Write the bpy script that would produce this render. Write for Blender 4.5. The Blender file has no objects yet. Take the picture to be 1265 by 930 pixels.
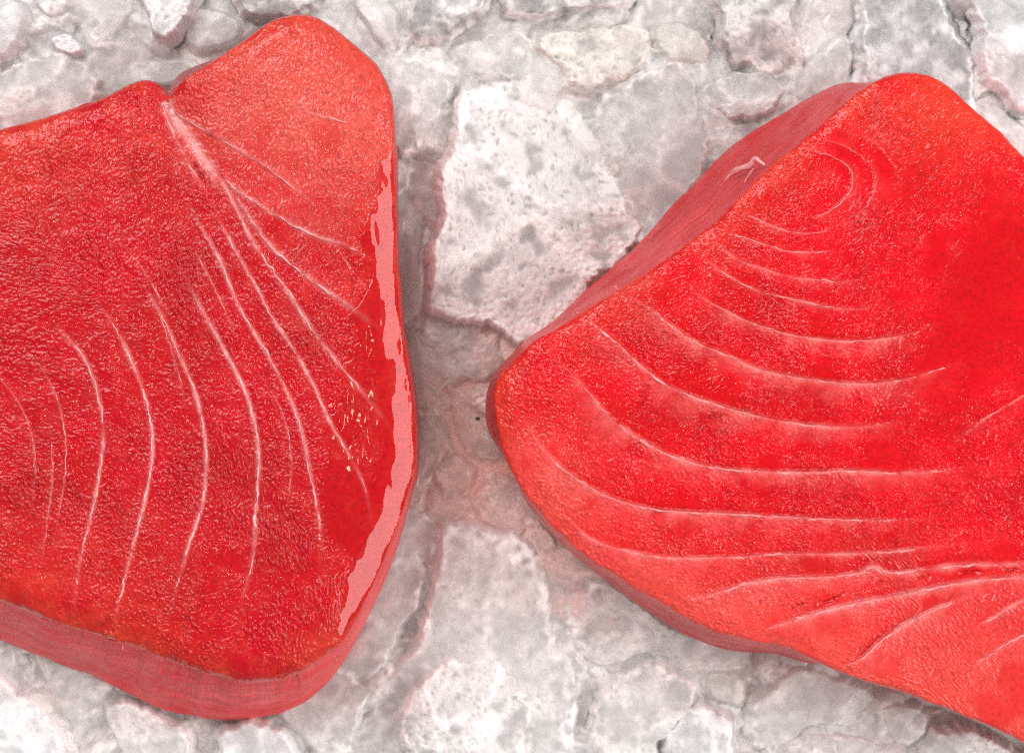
import bpy, math, random
import numpy as np

# ------------------------------------------------------------------ camera / light
S = 0.40 / 1265.0            # metres per photograph pixel on the plane of the cut faces
ZT = 0.058                   # height of the cut faces above the ice
DIST = 1.0                   # camera height above the cut faces
CZ = ZT + DIST
CXP, CYP = 632.5, 465.0

scene = bpy.context.scene
C = scene.collection
cam_d = bpy.data.cameras.new('camera')
cam = bpy.data.objects.new('camera', cam_d)
C.objects.link(cam)
cam.location = (0, 0, CZ)
cam_d.sensor_width = 36.0
cam_d.lens = 36.0 * DIST / 0.40
cam_d.clip_start = 0.01
cam_d.clip_end = 50
cam_d.dof.use_dof = True
cam_d.dof.focus_distance = DIST + 0.004
cam_d.dof.aperture_fstop = 9.0
scene.camera = cam

world = bpy.data.worlds.new('World')
scene.world = world
world.use_nodes = True
world.node_tree.nodes['Background'].inputs[0].default_value = (1.0, 0.95, 0.93, 1)
world.node_tree.nodes['Background'].inputs[1].default_value = 0.35


def area(name, loc, target, sx, sy, power, col):
    d = bpy.data.lights.new(name, 'AREA')
    d.shape = 'RECTANGLE'
    d.size, d.size_y, d.energy, d.color = sx, sy, power, col
    o = bpy.data.objects.new(name, d)
    C.objects.link(o)
    o.location = loc
    v = np.array(target) - np.array(loc)
    v = v / np.linalg.norm(v)
    import mathutils
    o.rotation_euler = mathutils.Vector(v).to_track_quat('-Z', 'Y').to_euler()
    return o


area('window_light', (1.5, -0.42, 1.22), (-0.1, 0, 0.05), 2.1, 0.75, 33.0, (1.0, 0.97, 0.95))
area('fill_light', (-0.75, 1.15, 1.9), (0, 0.0, 0.0), 1.5, 1.2, 42.0, (1.0, 0.98, 0.97))  # added soft fill from the upper left, opens up the shadows
bulb_d = bpy.data.lights.new('warm_bulb', 'POINT')
bulb_d.energy, bulb_d.color, bulb_d.shadow_soft_size = 10.0, (1.0, 0.86, 0.62), 0.03
bulb = bpy.data.objects.new('warm_bulb', bulb_d)
C.objects.link(bulb)
bulb.location = (-0.16, 0.02, 2.1)

vs = scene.view_settings
vs.view_transform = 'Standard'
vs.look = 'None'
vs.exposure = 0.0
vs.gamma = 1.0
scene.cycles.sample_clamp_indirect = 6.0
scene.cycles.max_bounces = 12
scene.cycles.volume_bounces = 9
scene.cycles.transmission_bounces = 12
scene.cycles.filter_width = 1.2
scene.cycles.use_denoising = False      # keep the fine wet glints; the photograph is grainy too
scene.cycles.sample_clamp_direct = 12.0
scene.cycles.transparent_max_bounces = 24

# ------------------------------------------------------------------ numeric helpers
rng = np.random.default_rng(7)
PERM = rng.permutation(512).astype(np.int64)
PERM = np.concatenate([PERM, PERM, PERM])
G3 = rng.normal(size=(512, 3))
G3 /= np.linalg.norm(G3, axis=1)[:, None]


def perlin(x, y, z=0.0):
    x = np.asarray(x, float); y = np.asarray(y, float)
    z = np.zeros_like(x) + z
    xi, yi, zi = np.floor(x).astype(np.int64), np.floor(y).astype(np.int64), np.floor(z).astype(np.int64)
    xf, yf, zf = x - xi, y - yi, z - zi
    u, v, w = [f * f * f * (f * (f * 6 - 15) + 10) for f in (xf, yf, zf)]
    out = 0.0
    for a in (0, 1):
        for b in (0, 1):
            for c in (0, 1):
                h = PERM[PERM[PERM[(xi + a) & 511] + ((yi + b) & 511)] + ((zi + c) & 511)]
                g = G3[h]
                d = g[..., 0] * (xf - a) + g[..., 1] * (yf - b) + g[..., 2] * (zf - c)
                out = out + d * (u if a else 1 - u) * (v if b else 1 - v) * (w if c else 1 - w)
    return out * 1.5


def fbm(x, y, z=0.0, o=4, g=0.5):
    s, a, f, t = 0.0, 1.0, 1.0, 0.0
    for i in range(o):
        s = s + a * perlin(x * f + 17.3 * i, y * f - 9.1 * i, z * f)
        t += a; a *= g; f *= 2.03
    return s / t


def sstep(a, b, x):
    t = np.clip((x - a) / (b - a), 0, 1)
    return t * t * (3 - 2 * t)


def catmull(P, closed, step):
    P = np.asarray(P, float)
    n = len(P)
    if closed:
        Q = np.vstack([P[-1], P, P[0], P[1]]); m = n
    else:
        Q = np.vstack([2 * P[0] - P[1], P, 2 * P[-1] - P[-2]]); m = n - 1
    out = []
    for i in range(m):
        a, b, c, d = Q[i], Q[i + 1], Q[i + 2], Q[i + 3]
        k = max(2, int(np.linalg.norm(c[:2] - b[:2]) / step))
        t = (np.arange(k) / k)[:, None]
        out.append(0.5 * (2 * b + (c - a) * t + (2 * a - 5 * b + 4 * c - d) * t ** 2 + (3 * b - a - 3 * c + d) * t ** 3))
    out = np.vstack(out)
    if not closed:
        out = np.vstack([out, P[-1]])
    return out


def resample(P, n, closed=True):
    Q = np.vstack([P, P[:1]]) if closed else P
    L = np.concatenate([[0], np.cumsum(np.linalg.norm(np.diff(Q[:, :2], axis=0), axis=1))])
    t = np.linspace(0, L[-1], n, endpoint=not closed)
    return np.stack([np.interp(t, L, Q[:, i]) for i in range(Q.shape[1])], 1)


def poly_dist(px, py, poly, closed):
    """unsigned distance, signed side, polyline parameter (0..1) of the nearest point"""
    A = poly[:, :2]
    B = np.roll(A, -1, axis=0) if closed else A[1:]
    A = A if closed else A[:-1]
    n = len(A)
    D = np.empty(len(px)); SG = np.empty(len(px)); PR = np.empty(len(px))
    E = B - A
    EL = (E ** 2).sum(1) + 1e-9
    for s in range(0, len(px), 20000):
        x = px[s:s + 20000, None]; y = py[s:s + 20000, None]
        rx, ry = x - A[:, 0], y - A[:, 1]
        t = np.clip((rx * E[:, 0] + ry * E[:, 1]) / EL, 0, 1)
        dx, dy = rx - t * E[:, 0], ry - t * E[:, 1]
        d2 = dx * dx + dy * dy
        i = d2.argmin(1)
        r = np.arange(len(i))
        D[s:s + 20000] = np.sqrt(d2[r, i])
        SG[s:s + 20000] = np.sign(E[i, 0] * dy[r, i] - E[i, 1] * dx[r, i])
        PR[s:s + 20000] = (i + t[r, i]) / n
    return D, SG, PR


def inside(px, py, poly):
    A = poly[:, :2]; B = np.roll(A, -1, axis=0)
    res = np.zeros(len(px), bool)
    for (x0, y0), (x1, y1) in zip(A, B):
        if y0 == y1:
            continue
        res ^= ((y0 > py) != (y1 > py)) & (px < (x1 - x0) * (py - y0) / (y1 - y0) + x0)
    return res


def w_at(px, py, z):
    """photograph position of a point at height z -> place on the table, in metres"""
    k = (CZ - z) / DIST * S
    return (np.asarray(px) - CXP) * k, (CYP - np.asarray(py)) * k


# ------------------------------------------------------------------ mesh helpers
def mesh_obj(name, V, F, mat, parent=None, cols=None, attrs=None, smooth=True):
    V = np.asarray(V, np.float32)
    F = np.asarray(F, np.int32)
    k = F.shape[1]
    me = bpy.data.meshes.new(name)
    me.vertices.add(len(V)); me.vertices.foreach_set('co', V.ravel())
    me.loops.add(F.size); me.loops.foreach_set('vertex_index', F.ravel())
    me.polygons.add(len(F))
    me.polygons.foreach_set('loop_start', np.arange(0, F.size, k, dtype=np.int32))
    me.update(calc_edges=True)
    me.validate()
    if smooth:
        me.polygons.foreach_set('use_smooth', np.ones(len(me.polygons), bool))
    if cols is not None:
        a = me.color_attributes.new('tone', 'FLOAT_COLOR', 'POINT')
        a.data.foreach_set('color', np.hstack([cols, np.ones((len(cols), 1))]).astype(np.float32).ravel())
    for n, v in (attrs or {}).items():
        v = np.asarray(v, np.float32)
        if v.ndim == 1:
            a = me.attributes.new(n, 'FLOAT', 'POINT'); a.data.foreach_set('value', v)
        else:
            a = me.attributes.new(n, 'FLOAT_VECTOR', 'POINT'); a.data.foreach_set('vector', v.ravel())
    me.materials.append(mat)
    o = bpy.data.objects.new(name, me)
    C.objects.link(o)
    if parent is not None:
        o.parent = parent
    return o


def tag(o, label=None, cat=None, group=None, kind=None):
    if label: o['label'] = label
    if cat: o['category'] = cat
    if group: o['group'] = group
    if kind: o['kind'] = kind
    return o


def disc_grid(n):
    """square grid n x n folded into rings: ring radius, fraction round the ring, quads, boundary loop"""
    k = np.arange(n + 1) / n * 2 - 1
    U, V = np.meshgrid(k, k, indexing='ij')
    rho = np.maximum(abs(U), abs(V))
    r = np.where(rho == 0, 1, rho)
    u, v = U / r, V / r
    f = np.where((u >= 1 - 1e-9) & (v < 1 - 1e-9), (v + 1) / 8,
        np.where((v >= 1 - 1e-9) & (u > -1 + 1e-9), 0.25 + (1 - u) / 8,
        np.where((u <= -1 + 1e-9) & (v > -1 + 1e-9), 0.5 + (1 - v) / 8, 0.75 + (u + 1) / 8)))
    idx = np.arange((n + 1) ** 2).reshape(n + 1, n + 1)
    q = np.stack([idx[:-1, :-1], idx[1:, :-1], idx[1:, 1:], idx[:-1, 1:]], -1).reshape(-1, 4)
    loop = np.concatenate([idx[n, :n], idx[n:0:-1, n], idx[0, n:0:-1], idx[:n, 0]])
    return rho.ravel(), (f % 1.0).ravel(), q, loop


# ------------------------------------------------------------------ materials
def new_mat(name):
    m = bpy.data.materials.new(name)
    m.use_nodes = True
    nt = m.node_tree
    return m, nt, nt.nodes['Principled BSDF'], nt.links


def node(nt, t, **kw):
    n = nt.nodes.new(t)
    for k, v in kw.items():
        setattr(n, k, v)
    return n


def flesh_material(name, rough, grain, fleck):
    m, nt, b, L = new_mat(name)
    at = node(nt, 'ShaderNodeAttribute', attribute_name='tone')
    wet = node(nt, 'ShaderNodeAttribute', attribute_name='wet')
    tc = node(nt, 'ShaderNodeTexCoord')
    # short crossed fibres: fine noise stretched one way, broken by a warp
    n1 = node(nt, 'ShaderNodeTexNoise'); n1.inputs['Scale'].default_value = 620; n1.inputs['Detail'].default_value = 4
    n1.inputs['Roughness'].default_value = 0.7; n1.inputs['Distortion'].default_value = 1.0
    L.new(tc.outputs['Object'], n1.inputs['Vector'])
    dk = node(nt, 'ShaderNodeMapRange'); dk.inputs['From Min'].default_value = 0.28; dk.inputs['From Max'].default_value = 0.55
    dk.inputs['To Min'].default_value = 0.58; dk.inputs['To Max'].default_value = 1.0
    L.new(n1.outputs['Fac'], dk.inputs['Value'])
    mx = node(nt, 'ShaderNodeMix', data_type='RGBA', blend_type='MULTIPLY'); mx.inputs['Factor'].default_value = 1.0
    L.new(at.outputs['Color'], mx.inputs['A']); L.new(dk.outputs['Result'], mx.inputs['B'])
    fl = node(nt, 'ShaderNodeMapRange'); fl.inputs['From Min'].default_value = 0.62; fl.inputs['From Max'].default_value = 0.76
    fl.inputs['To Min'].default_value = 0.0; fl.inputs['To Max'].default_value = fleck
    L.new(n1.outputs['Fac'], fl.inputs['Value'])
    fw = node(nt, 'ShaderNodeMath', operation='MULTIPLY_ADD')
    L.new(wet.outputs['Fac'], fw.inputs[0]); fw.inputs[1].default_value = -0.9; fw.inputs[2].default_value = 1.0
    fm = node(nt, 'ShaderNodeMath', operation='MULTIPLY', use_clamp=True)
    L.new(fl.outputs['Result'], fm.inputs[0]); L.new(fw.outputs[0], fm.inputs[1])
    mx2 = node(nt, 'ShaderNodeMix', data_type='RGBA')
    L.new(fm.outputs[0], mx2.inputs['Factor']); L.new(mx.outputs['Result'], mx2.inputs['A'])
    mx2.inputs['B'].default_value = (0.86, 0.24, 0.20, 1)
    L.new(mx2.outputs['Result'], b.inputs['Base Color'])
    n2 = node(nt, 'ShaderNodeTexNoise'); n2.inputs['Scale'].default_value = 820; n2.inputs['Detail'].default_value = 3
    n2.inputs['Roughness'].default_value = 0.6; n2.inputs['Distortion'].default_value = 1.4
    L.new(tc.outputs['Object'], n2.inputs['Vector'])
    inv = node(nt, 'ShaderNodeMath', operation='MULTIPLY_ADD')
    L.new(wet.outputs['Fac'], inv.inputs[0]); inv.inputs[1].default_value = -0.9 * grain; inv.inputs[2].default_value = grain
    rg = node(nt, 'ShaderNodeMapRange', interpolation_type='SMOOTHSTEP'); rg.inputs['From Min'].default_value = 0.54; rg.inputs['From Max'].default_value = 0.74
    L.new(n2.outputs['Fac'], rg.inputs['Value'])
    bp = node(nt, 'ShaderNodeBump'); bp.inputs['Distance'].default_value = 0.00045
    L.new(inv.outputs[0], bp.inputs['Strength']); L.new(rg.outputs['Result'], bp.inputs['Height'])
    L.new(bp.outputs['Normal'], b.inputs['Normal'])
    un = node(nt, 'ShaderNodeAttribute', attribute_name='under')
    sp_ = node(nt, 'ShaderNodeMath', operation='MULTIPLY_ADD')
    L.new(un.outputs['Fac'], sp_.inputs[0]); sp_.inputs[1].default_value = -0.46; sp_.inputs[2].default_value = 0.5
    L.new(sp_.outputs[0], b.inputs['Specular IOR Level'])
    b.inputs['Roughness'].default_value = rough
    b.inputs['IOR'].default_value = 1.41
    b.inputs['Subsurface Weight'].default_value = 0.06
    b.inputs['Subsurface Radius'].default_value = (1.0, 0.12, 0.1)
    b.inputs['Subsurface Scale'].default_value = 0.0012
    b.subsurface_method = 'BURLEY'
    return m


def side_material():
    m, nt, b, L = new_mat('tuna_side_membrane')
    at = node(nt, 'ShaderNodeAttribute', attribute_name='tone')
    wc = node(nt, 'ShaderNodeAttribute', attribute_name='wallco')
    n1 = node(nt, 'ShaderNodeTexNoise'); n1.inputs['Scale'].default_value = 1.0; n1.inputs['Detail'].default_value = 6
    n1.inputs['Roughness'].default_value = 0.62
    mp = node(nt, 'ShaderNodeMapping'); mp.inputs['Scale'].default_value = (55, 520, 1)
    L.new(wc.outputs['Vector'], mp.inputs['Vector']); L.new(mp.outputs['Vector'], n1.inputs['Vector'])
    cr = node(nt, 'ShaderNodeValToRGB')
    cr.color_ramp.elements[0].position = 0.33; cr.color_ramp.elements[0].color = (0.88, 0.35, 0.38, 1)
    cr.color_ramp.elements[1].position = 0.66; cr.color_ramp.elements[1].color = (1.1, 1.5, 1.5, 1)
    L.new(n1.outputs['Fac'], cr.inputs['Fac'])
    mx = node(nt, 'ShaderNodeMix', data_type='RGBA', blend_type='MULTIPLY'); mx.inputs['Factor'].default_value = 1.0
    L.new(at.outputs['Color'], mx.inputs['A']); L.new(cr.outputs['Color'], mx.inputs['B'])
    L.new(mx.outputs['Result'], b.inputs['Base Color'])
    bp = node(nt, 'ShaderNodeBump'); bp.inputs['Distance'].default_value = 0.0016; bp.inputs['Strength'].default_value = 0.9
    L.new(n1.outputs['Fac'], bp.inputs['Height']); L.new(bp.outputs['Normal'], b.inputs['Normal'])
    b.inputs['Roughness'].default_value = 0.24
    return m


def fat_material(name, col):
    m, nt, b, L = new_mat(name)
    tc = node(nt, 'ShaderNodeTexCoord')
    n1 = node(nt, 'ShaderNodeTexNoise'); n1.inputs['Scale'].default_value = 300; n1.inputs['Detail'].default_value = 4
    L.new(tc.outputs['Object'], n1.inputs['Vector'])
    cr = node(nt, 'ShaderNodeValToRGB')
    cr.color_ramp.elements[0].position = 0.35; cr.color_ramp.elements[0].color = (col[0] * 0.9, col[1] * 0.45, col[2] * 0.45, 1)
    cr.color_ramp.elements[1].position = 0.65; cr.color_ramp.elements[1].color = (*col, 1)
    L.new(n1.outputs['Fac'], cr.inputs['Fac']); L.new(cr.outputs['Color'], b.inputs['Base Color'])
    bp = node(nt, 'ShaderNodeBump'); bp.inputs['Distance'].default_value = 0.0005; bp.inputs['Strength'].default_value = 0.5
    L.new(n1.outputs['Fac'], bp.inputs['Height']); L.new(bp.outputs['Normal'], b.inputs['Normal'])
    b.inputs['Roughness'].default_value = 0.33
    return m


def film_material():
    m, nt, b, L = new_mat('clear_fish_juice')
    nt.nodes.remove(b)
    out = nt.nodes['Material Output']
    tr = node(nt, 'ShaderNodeBsdfTransparent'); tr.inputs['Color'].default_value = (0.99, 0.90, 0.91, 1)
    gl = node(nt, 'ShaderNodeBsdfGlossy'); gl.inputs['Roughness'].default_value = 0.03
    fr = node(nt, 'ShaderNodeFresnel'); fr.inputs['IOR'].default_value = 1.46
    ge = node(nt, 'ShaderNodeNewGeometry')
    io = node(nt, 'ShaderNodeMapRange'); io.inputs['To Min'].default_value = 1.46; io.inputs['To Max'].default_value = 1 / 1.46
    L.new(ge.outputs['Backfacing'], io.inputs['Value']); L.new(io.outputs['Result'], fr.inputs['IOR'])
    tc = node(nt, 'ShaderNodeTexCoord')
    n1 = node(nt, 'ShaderNodeTexNoise'); n1.inputs['Scale'].default_value = 60; n1.inputs['Detail'].default_value = 2
    L.new(tc.outputs['Object'], n1.inputs['Vector'])
    bp = node(nt, 'ShaderNodeBump'); bp.inputs['Distance'].default_value = 0.0008; bp.inputs['Strength'].default_value = 0.04
    L.new(n1.outputs['Fac'], bp.inputs['Height'])
    L.new(bp.outputs['Normal'], gl.inputs['Normal']); L.new(bp.outputs['Normal'], fr.inputs['Normal'])
    mx = node(nt, 'ShaderNodeMixShader')
    L.new(fr.outputs[0], mx.inputs[0]); L.new(tr.outputs[0], mx.inputs[1]); L.new(gl.outputs[0], mx.inputs[2])
    L.new(mx.outputs[0], out.inputs['Surface'])
    return m


def ice_material(name, tint, density, cover, frost, aniso=0.2):
    """milky ice: clear glossy skin over a cloudy body, with frosted crystals where the piece is scuffed"""
    m, nt, b, L = new_mat(name)
    out = nt.nodes['Material Output']
    fr = node(nt, 'ShaderNodeAttribute', attribute_name='frost')
    tc = node(nt, 'ShaderNodeTexCoord')
    nz = node(nt, 'ShaderNodeTexNoise'); nz.inputs['Scale'].default_value = 130; nz.inputs['Detail'].default_value = 7
    nz.inputs['Roughness'].default_value = 0.72; nz.inputs['Distortion'].default_value = 0.4
    L.new(tc.outputs['Object'], nz.inputs['Vector'])
    ad = node(nt, 'ShaderNodeMath', operation='MULTIPLY_ADD')
    L.new(nz.outputs['Fac'], ad.inputs[0]); ad.inputs[1].default_value = 0.9; ad.inputs[2].default_value = -0.45 + cover
    sm = node(nt, 'ShaderNodeMath', operation='ADD', use_clamp=True)
    L.new(ad.outputs[0], sm.inputs[0]); L.new(fr.outputs['Fac'], sm.inputs[1])
    vo = node(nt, 'ShaderNodeTexNoise'); vo.inputs['Scale'].default_value = 430; vo.inputs['Detail'].default_value = 4
    vo.inputs['Roughness'].default_value = 0.6; vo.inputs['Distortion'].default_value = 0.8
    L.new(tc.outputs['Object'], vo.inputs['Vector'])
    st = node(nt, 'ShaderNodeMath', operation='MULTIPLY_ADD')
    L.new(sm.outputs[0], st.inputs[0]); st.inputs[1].default_value = 0.55; st.inputs[2].default_value = 0.10
    bp = node(nt, 'ShaderNodeBump'); bp.inputs['Distance'].default_value = 0.0013
    L.new(st.outputs[0], bp.inputs['Strength']); L.new(vo.outputs['Fac'], bp.inputs['Height'])
    b.inputs['Base Color'].default_value = (*frost, 1)
    b.inputs['Roughness'].default_value = 0.2
    b.inputs['IOR'].default_value = 1.31
    L.new(bp.outputs['Normal'], b.inputs['Normal'])
    L.new(sm.outputs[0], b.inputs['Alpha'])
    b.inputs['Subsurface Weight'].default_value = 0.3
    b.inputs['Subsurface Radius'].default_value = (1.0, 1.0, 1.0)
    b.inputs['Subsurface Scale'].default_value = 0.004
    ga = node(nt, 'ShaderNodeBsdfGlossy'); ga.inputs['Roughness'].default_value = 0.2
    L.new(bp.outputs['Normal'], ga.inputs['Normal'])
    fz = node(nt, 'ShaderNodeFresnel'); L.new(bp.outputs['Normal'], fz.inputs['Normal'])
    ge = node(nt, 'ShaderNodeNewGeometry')
    io = node(nt, 'ShaderNodeMapRange'); io.inputs['To Min'].default_value = 1.31; io.inputs['To Max'].default_value = 1 / 1.31
    L.new(ge.outputs['Backfacing'], io.inputs['Value']); L.new(io.outputs['Result'], fz.inputs['IOR'])
    mx = node(nt, 'ShaderNodeMixShader')
    bo = node(nt, 'ShaderNodeAttribute', attribute_name='body')
    fm = node(nt, 'ShaderNodeMath', operation='MULTIPLY')
    L.new(fz.outputs[0], fm.inputs[0]); L.new(bo.outputs['Fac'], fm.inputs[1])
    L.new(fm.outputs[0], mx.inputs[0]); L.new(b.outputs[0], mx.inputs[1]); L.new(ga.outputs[0], mx.inputs[2])
    L.new(mx.outputs[0], out.inputs['Surface'])
    if density > 0:
        vs_ = node(nt, 'ShaderNodeVolumeScatter')
        vs_.inputs['Color'].default_value = (*tint, 1); vs_.inputs['Density'].default_value = density
        vs_.inputs['Anisotropy'].default_value = aniso
        L.new(vs_.outputs[0], out.inputs['Volume'])
    return m


M_FLESH_A = flesh_material('tuna_flesh_matte', 0.13, 0.34, 0.45)
M_FLESH_B = flesh_material('tuna_flesh_glossy', 0.13, 0.32, 0.35)
M_SIDE = side_material()
M_FAT_A = fat_material('white_connective_tissue', (0.86, 0.46, 0.46))
M_FAT_B = fat_material('pink_connective_tissue', (0.88, 0.34, 0.34))
M_FILM = film_material()
M_ICE = ice_material('milky_ice', (0.998, 0.972, 0.966), 230, 0.13, (0.91, 0.875, 0.868))
M_ICE_GREY = ice_material('grey_clear_ice', (0.997, 0.950, 0.938), 190, 0.06, (0.90, 0.845, 0.833))
M_ICE_WARM = ice_material('amber_tinted_ice', (0.996, 0.955, 0.905), 190, 0.02, (0.90, 0.845, 0.79))  # warmer amber tint for a few pieces
M_ICE_WHITE = ice_material('frosty_white_ice', (0.999, 0.996, 0.998), 260, 0.28, (0.92, 0.92, 0.935))
M_ICE_PINK = ice_material('pink_bounce_meltwater_ice', (0.992, 0.83, 0.80), 190, 0.02, (0.88, 0.64, 0.60))  # red light bounced off the tuna, plus meltwater, put into the ice colour
M_BED = ice_material('wet_crushed_ice', (0.64, 0.47, 0.44), 0, 1.0, (0.90, 0.86, 0.85))
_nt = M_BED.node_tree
_st = node(_nt, 'ShaderNodeAttribute', attribute_name='bounce_stain')
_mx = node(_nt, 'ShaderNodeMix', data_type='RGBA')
_mx.inputs['A'].default_value = (0.90, 0.84, 0.83, 1); _mx.inputs['B'].default_value = (0.74, 0.42, 0.37, 1)  # darker pink in the gap: the tuna's red bounce painted in, with some juice
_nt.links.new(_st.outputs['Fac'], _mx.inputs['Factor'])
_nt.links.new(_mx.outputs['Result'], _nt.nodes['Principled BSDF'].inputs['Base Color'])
m, nt, b, L = new_mat('dark_speck'); b.inputs['Base Color'].default_value = (0.03, 0.02, 0.02, 1); M_SPECK = m


# ------------------------------------------------------------------ tuna blocks
def field_of_lines(px, py, lines):
    out = []
    for ln in lines:
        P = ln['P']
        lo, hi = P.min(0) - 60, P.max(0) + 60
        k = np.where((px > lo[0]) & (px < hi[0]) & (py > lo[1]) & (py < hi[1]))[0]
        if len(k):
            d, s, t = poly_dist(px[k], py[k], P, False)
            out.append((ln, k, d, s, t))
    return out


def smooth_loop(v, k):
    for _ in range(k):
        v = (np.roll(v, 1) + 2 * v + np.roll(v, -1)) / 4
    return v


def make_surface(spec):
    O = spec['outline_dense']
    lines = spec['lines']

    def surf(px, py, micro=True, relief=True):
        """height of the cut face (pixels, 0 = nominal), plus fields used for colour"""
        d, _, t = poly_dist(px, py, O[::3], True)
        d = np.where(inside(px, py, O[::3]), d, 0)
        n = len(O)
        tn = np.append(np.arange(n) / n, 1.0)
        m3 = len(O[::3])
        tk = np.append(np.arange(m3) / m3, 1.0)
        bw, bd, rr = [np.interp(t, tk, np.append(smooth_loop(O[::3, c], 5), smooth_loop(O[::3, c], 5)[0])) for c in (2, 3, 4)]
        bd = bd * spec.get('bevel', 1.0)
        x_ = 1 - d / np.maximum(bw, 1)
        h = -bd * 0.12 * np.log1p(np.exp(np.clip(x_ / 0.12, -30, 30)))
        rr = rr * np.clip(0.75 + 1.5 * fbm(px / 45, py / 45, spec['seed'] + 30, 3), 0.25, 1.6)
        q = np.clip(rr - d, 0, rr)
        h -= rr - np.sqrt(np.maximum(rr * rr - q * q, 0))
        h += spec['dome'](px, py) + 3.0 * fbm(px / 160, py / 160, spec['seed'], 2)
        fat = np.zeros(len(px)); slope = np.zeros(len(px)); deep = np.zeros(len(px)); cut = np.zeros(len(px))
        for ln, k, dd, sg, tt in field_of_lines(px, py, lines):
            end = sstep(0, ln.get('fade', 0.22), tt) * sstep(1.0, 0.62, tt)
            if ln.get('cut'):
                w = ln['w'] * (0.6 + 0.4 * np.sin(tt * math.pi))
                w = w * np.clip(0.8 + 2.2 * fbm(px[k] / 9, py[k] / 9, 5.1, 3), 0.05, 1.8)
                f = np.exp(-(dd / w) ** 2) * end
                h[k] -= ln['cut'] * f
                cut[k] = np.maximum(cut[k], f)
                continue
            a = ln['step'] * end
            side = sg * ln.get('side', 1)
            up = np.where(side > 0, np.exp(-dd / ln['w']), -0.6 * np.exp(-dd / (ln['w'] * 0.5)))
            if relief:
                sm = sstep(0, 3.0, dd)
                h[k] += a * np.where(side > 0, up, up * sm + (1 - sm) * 1.0 * (1 - sstep(0, 3.0, dd)))
            vary = np.clip(0.75 + 1.3 * fbm(px[k] / 24, py[k] / 24, spec['seed'] + 77, 3), 0.1, 1.3)
            fat[k] = np.maximum(fat[k], ln['fat'] * end * vary * np.exp(-(dd / (ln['r'] * spec['halo'])) ** 2))
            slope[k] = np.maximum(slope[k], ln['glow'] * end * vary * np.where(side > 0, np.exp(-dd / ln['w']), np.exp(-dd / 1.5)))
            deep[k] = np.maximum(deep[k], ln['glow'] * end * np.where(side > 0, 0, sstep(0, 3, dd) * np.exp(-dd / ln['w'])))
        wet = spec['wet'](px, py)
        if micro:
            wx = px + 4 * perlin(px / 14, py / 14, 3.3)
            wy = py + 4 * perlin(px / 14, py / 14, 8.8)
            ca, sa = math.cos(spec['grain_ang']), math.sin(spec['grain_ang'])
            gx, gy = (wx * ca + wy * sa), (-wx * sa + wy * ca)
            g = 1 - 2 * abs(perlin(gx / 6.6, gy / 4.2, spec['seed'] + 1.5))
            g2 = perlin(gx / 4.4, gy / 3.2, spec['seed'] + 5.5)
            g3 = fbm(px / 30, py / 30, spec['seed'] + 9, 2)
            amp = spec['amp'] * (1 - 0.93 * wet) * np.clip(0.8 + 1.5 * fbm(px / 60, py / 60, 4.4, 3), 0.2, 1.5)
            h += amp * (1.6 * sstep(0.55, 1.0, g) + 1.3 * sstep(0.2, 0.65, g2)) + 2.0 * g3 * (1 - 0.7 * wet)
        return h, d, t, fat, slope - deep, cut, wet
    return surf


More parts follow.
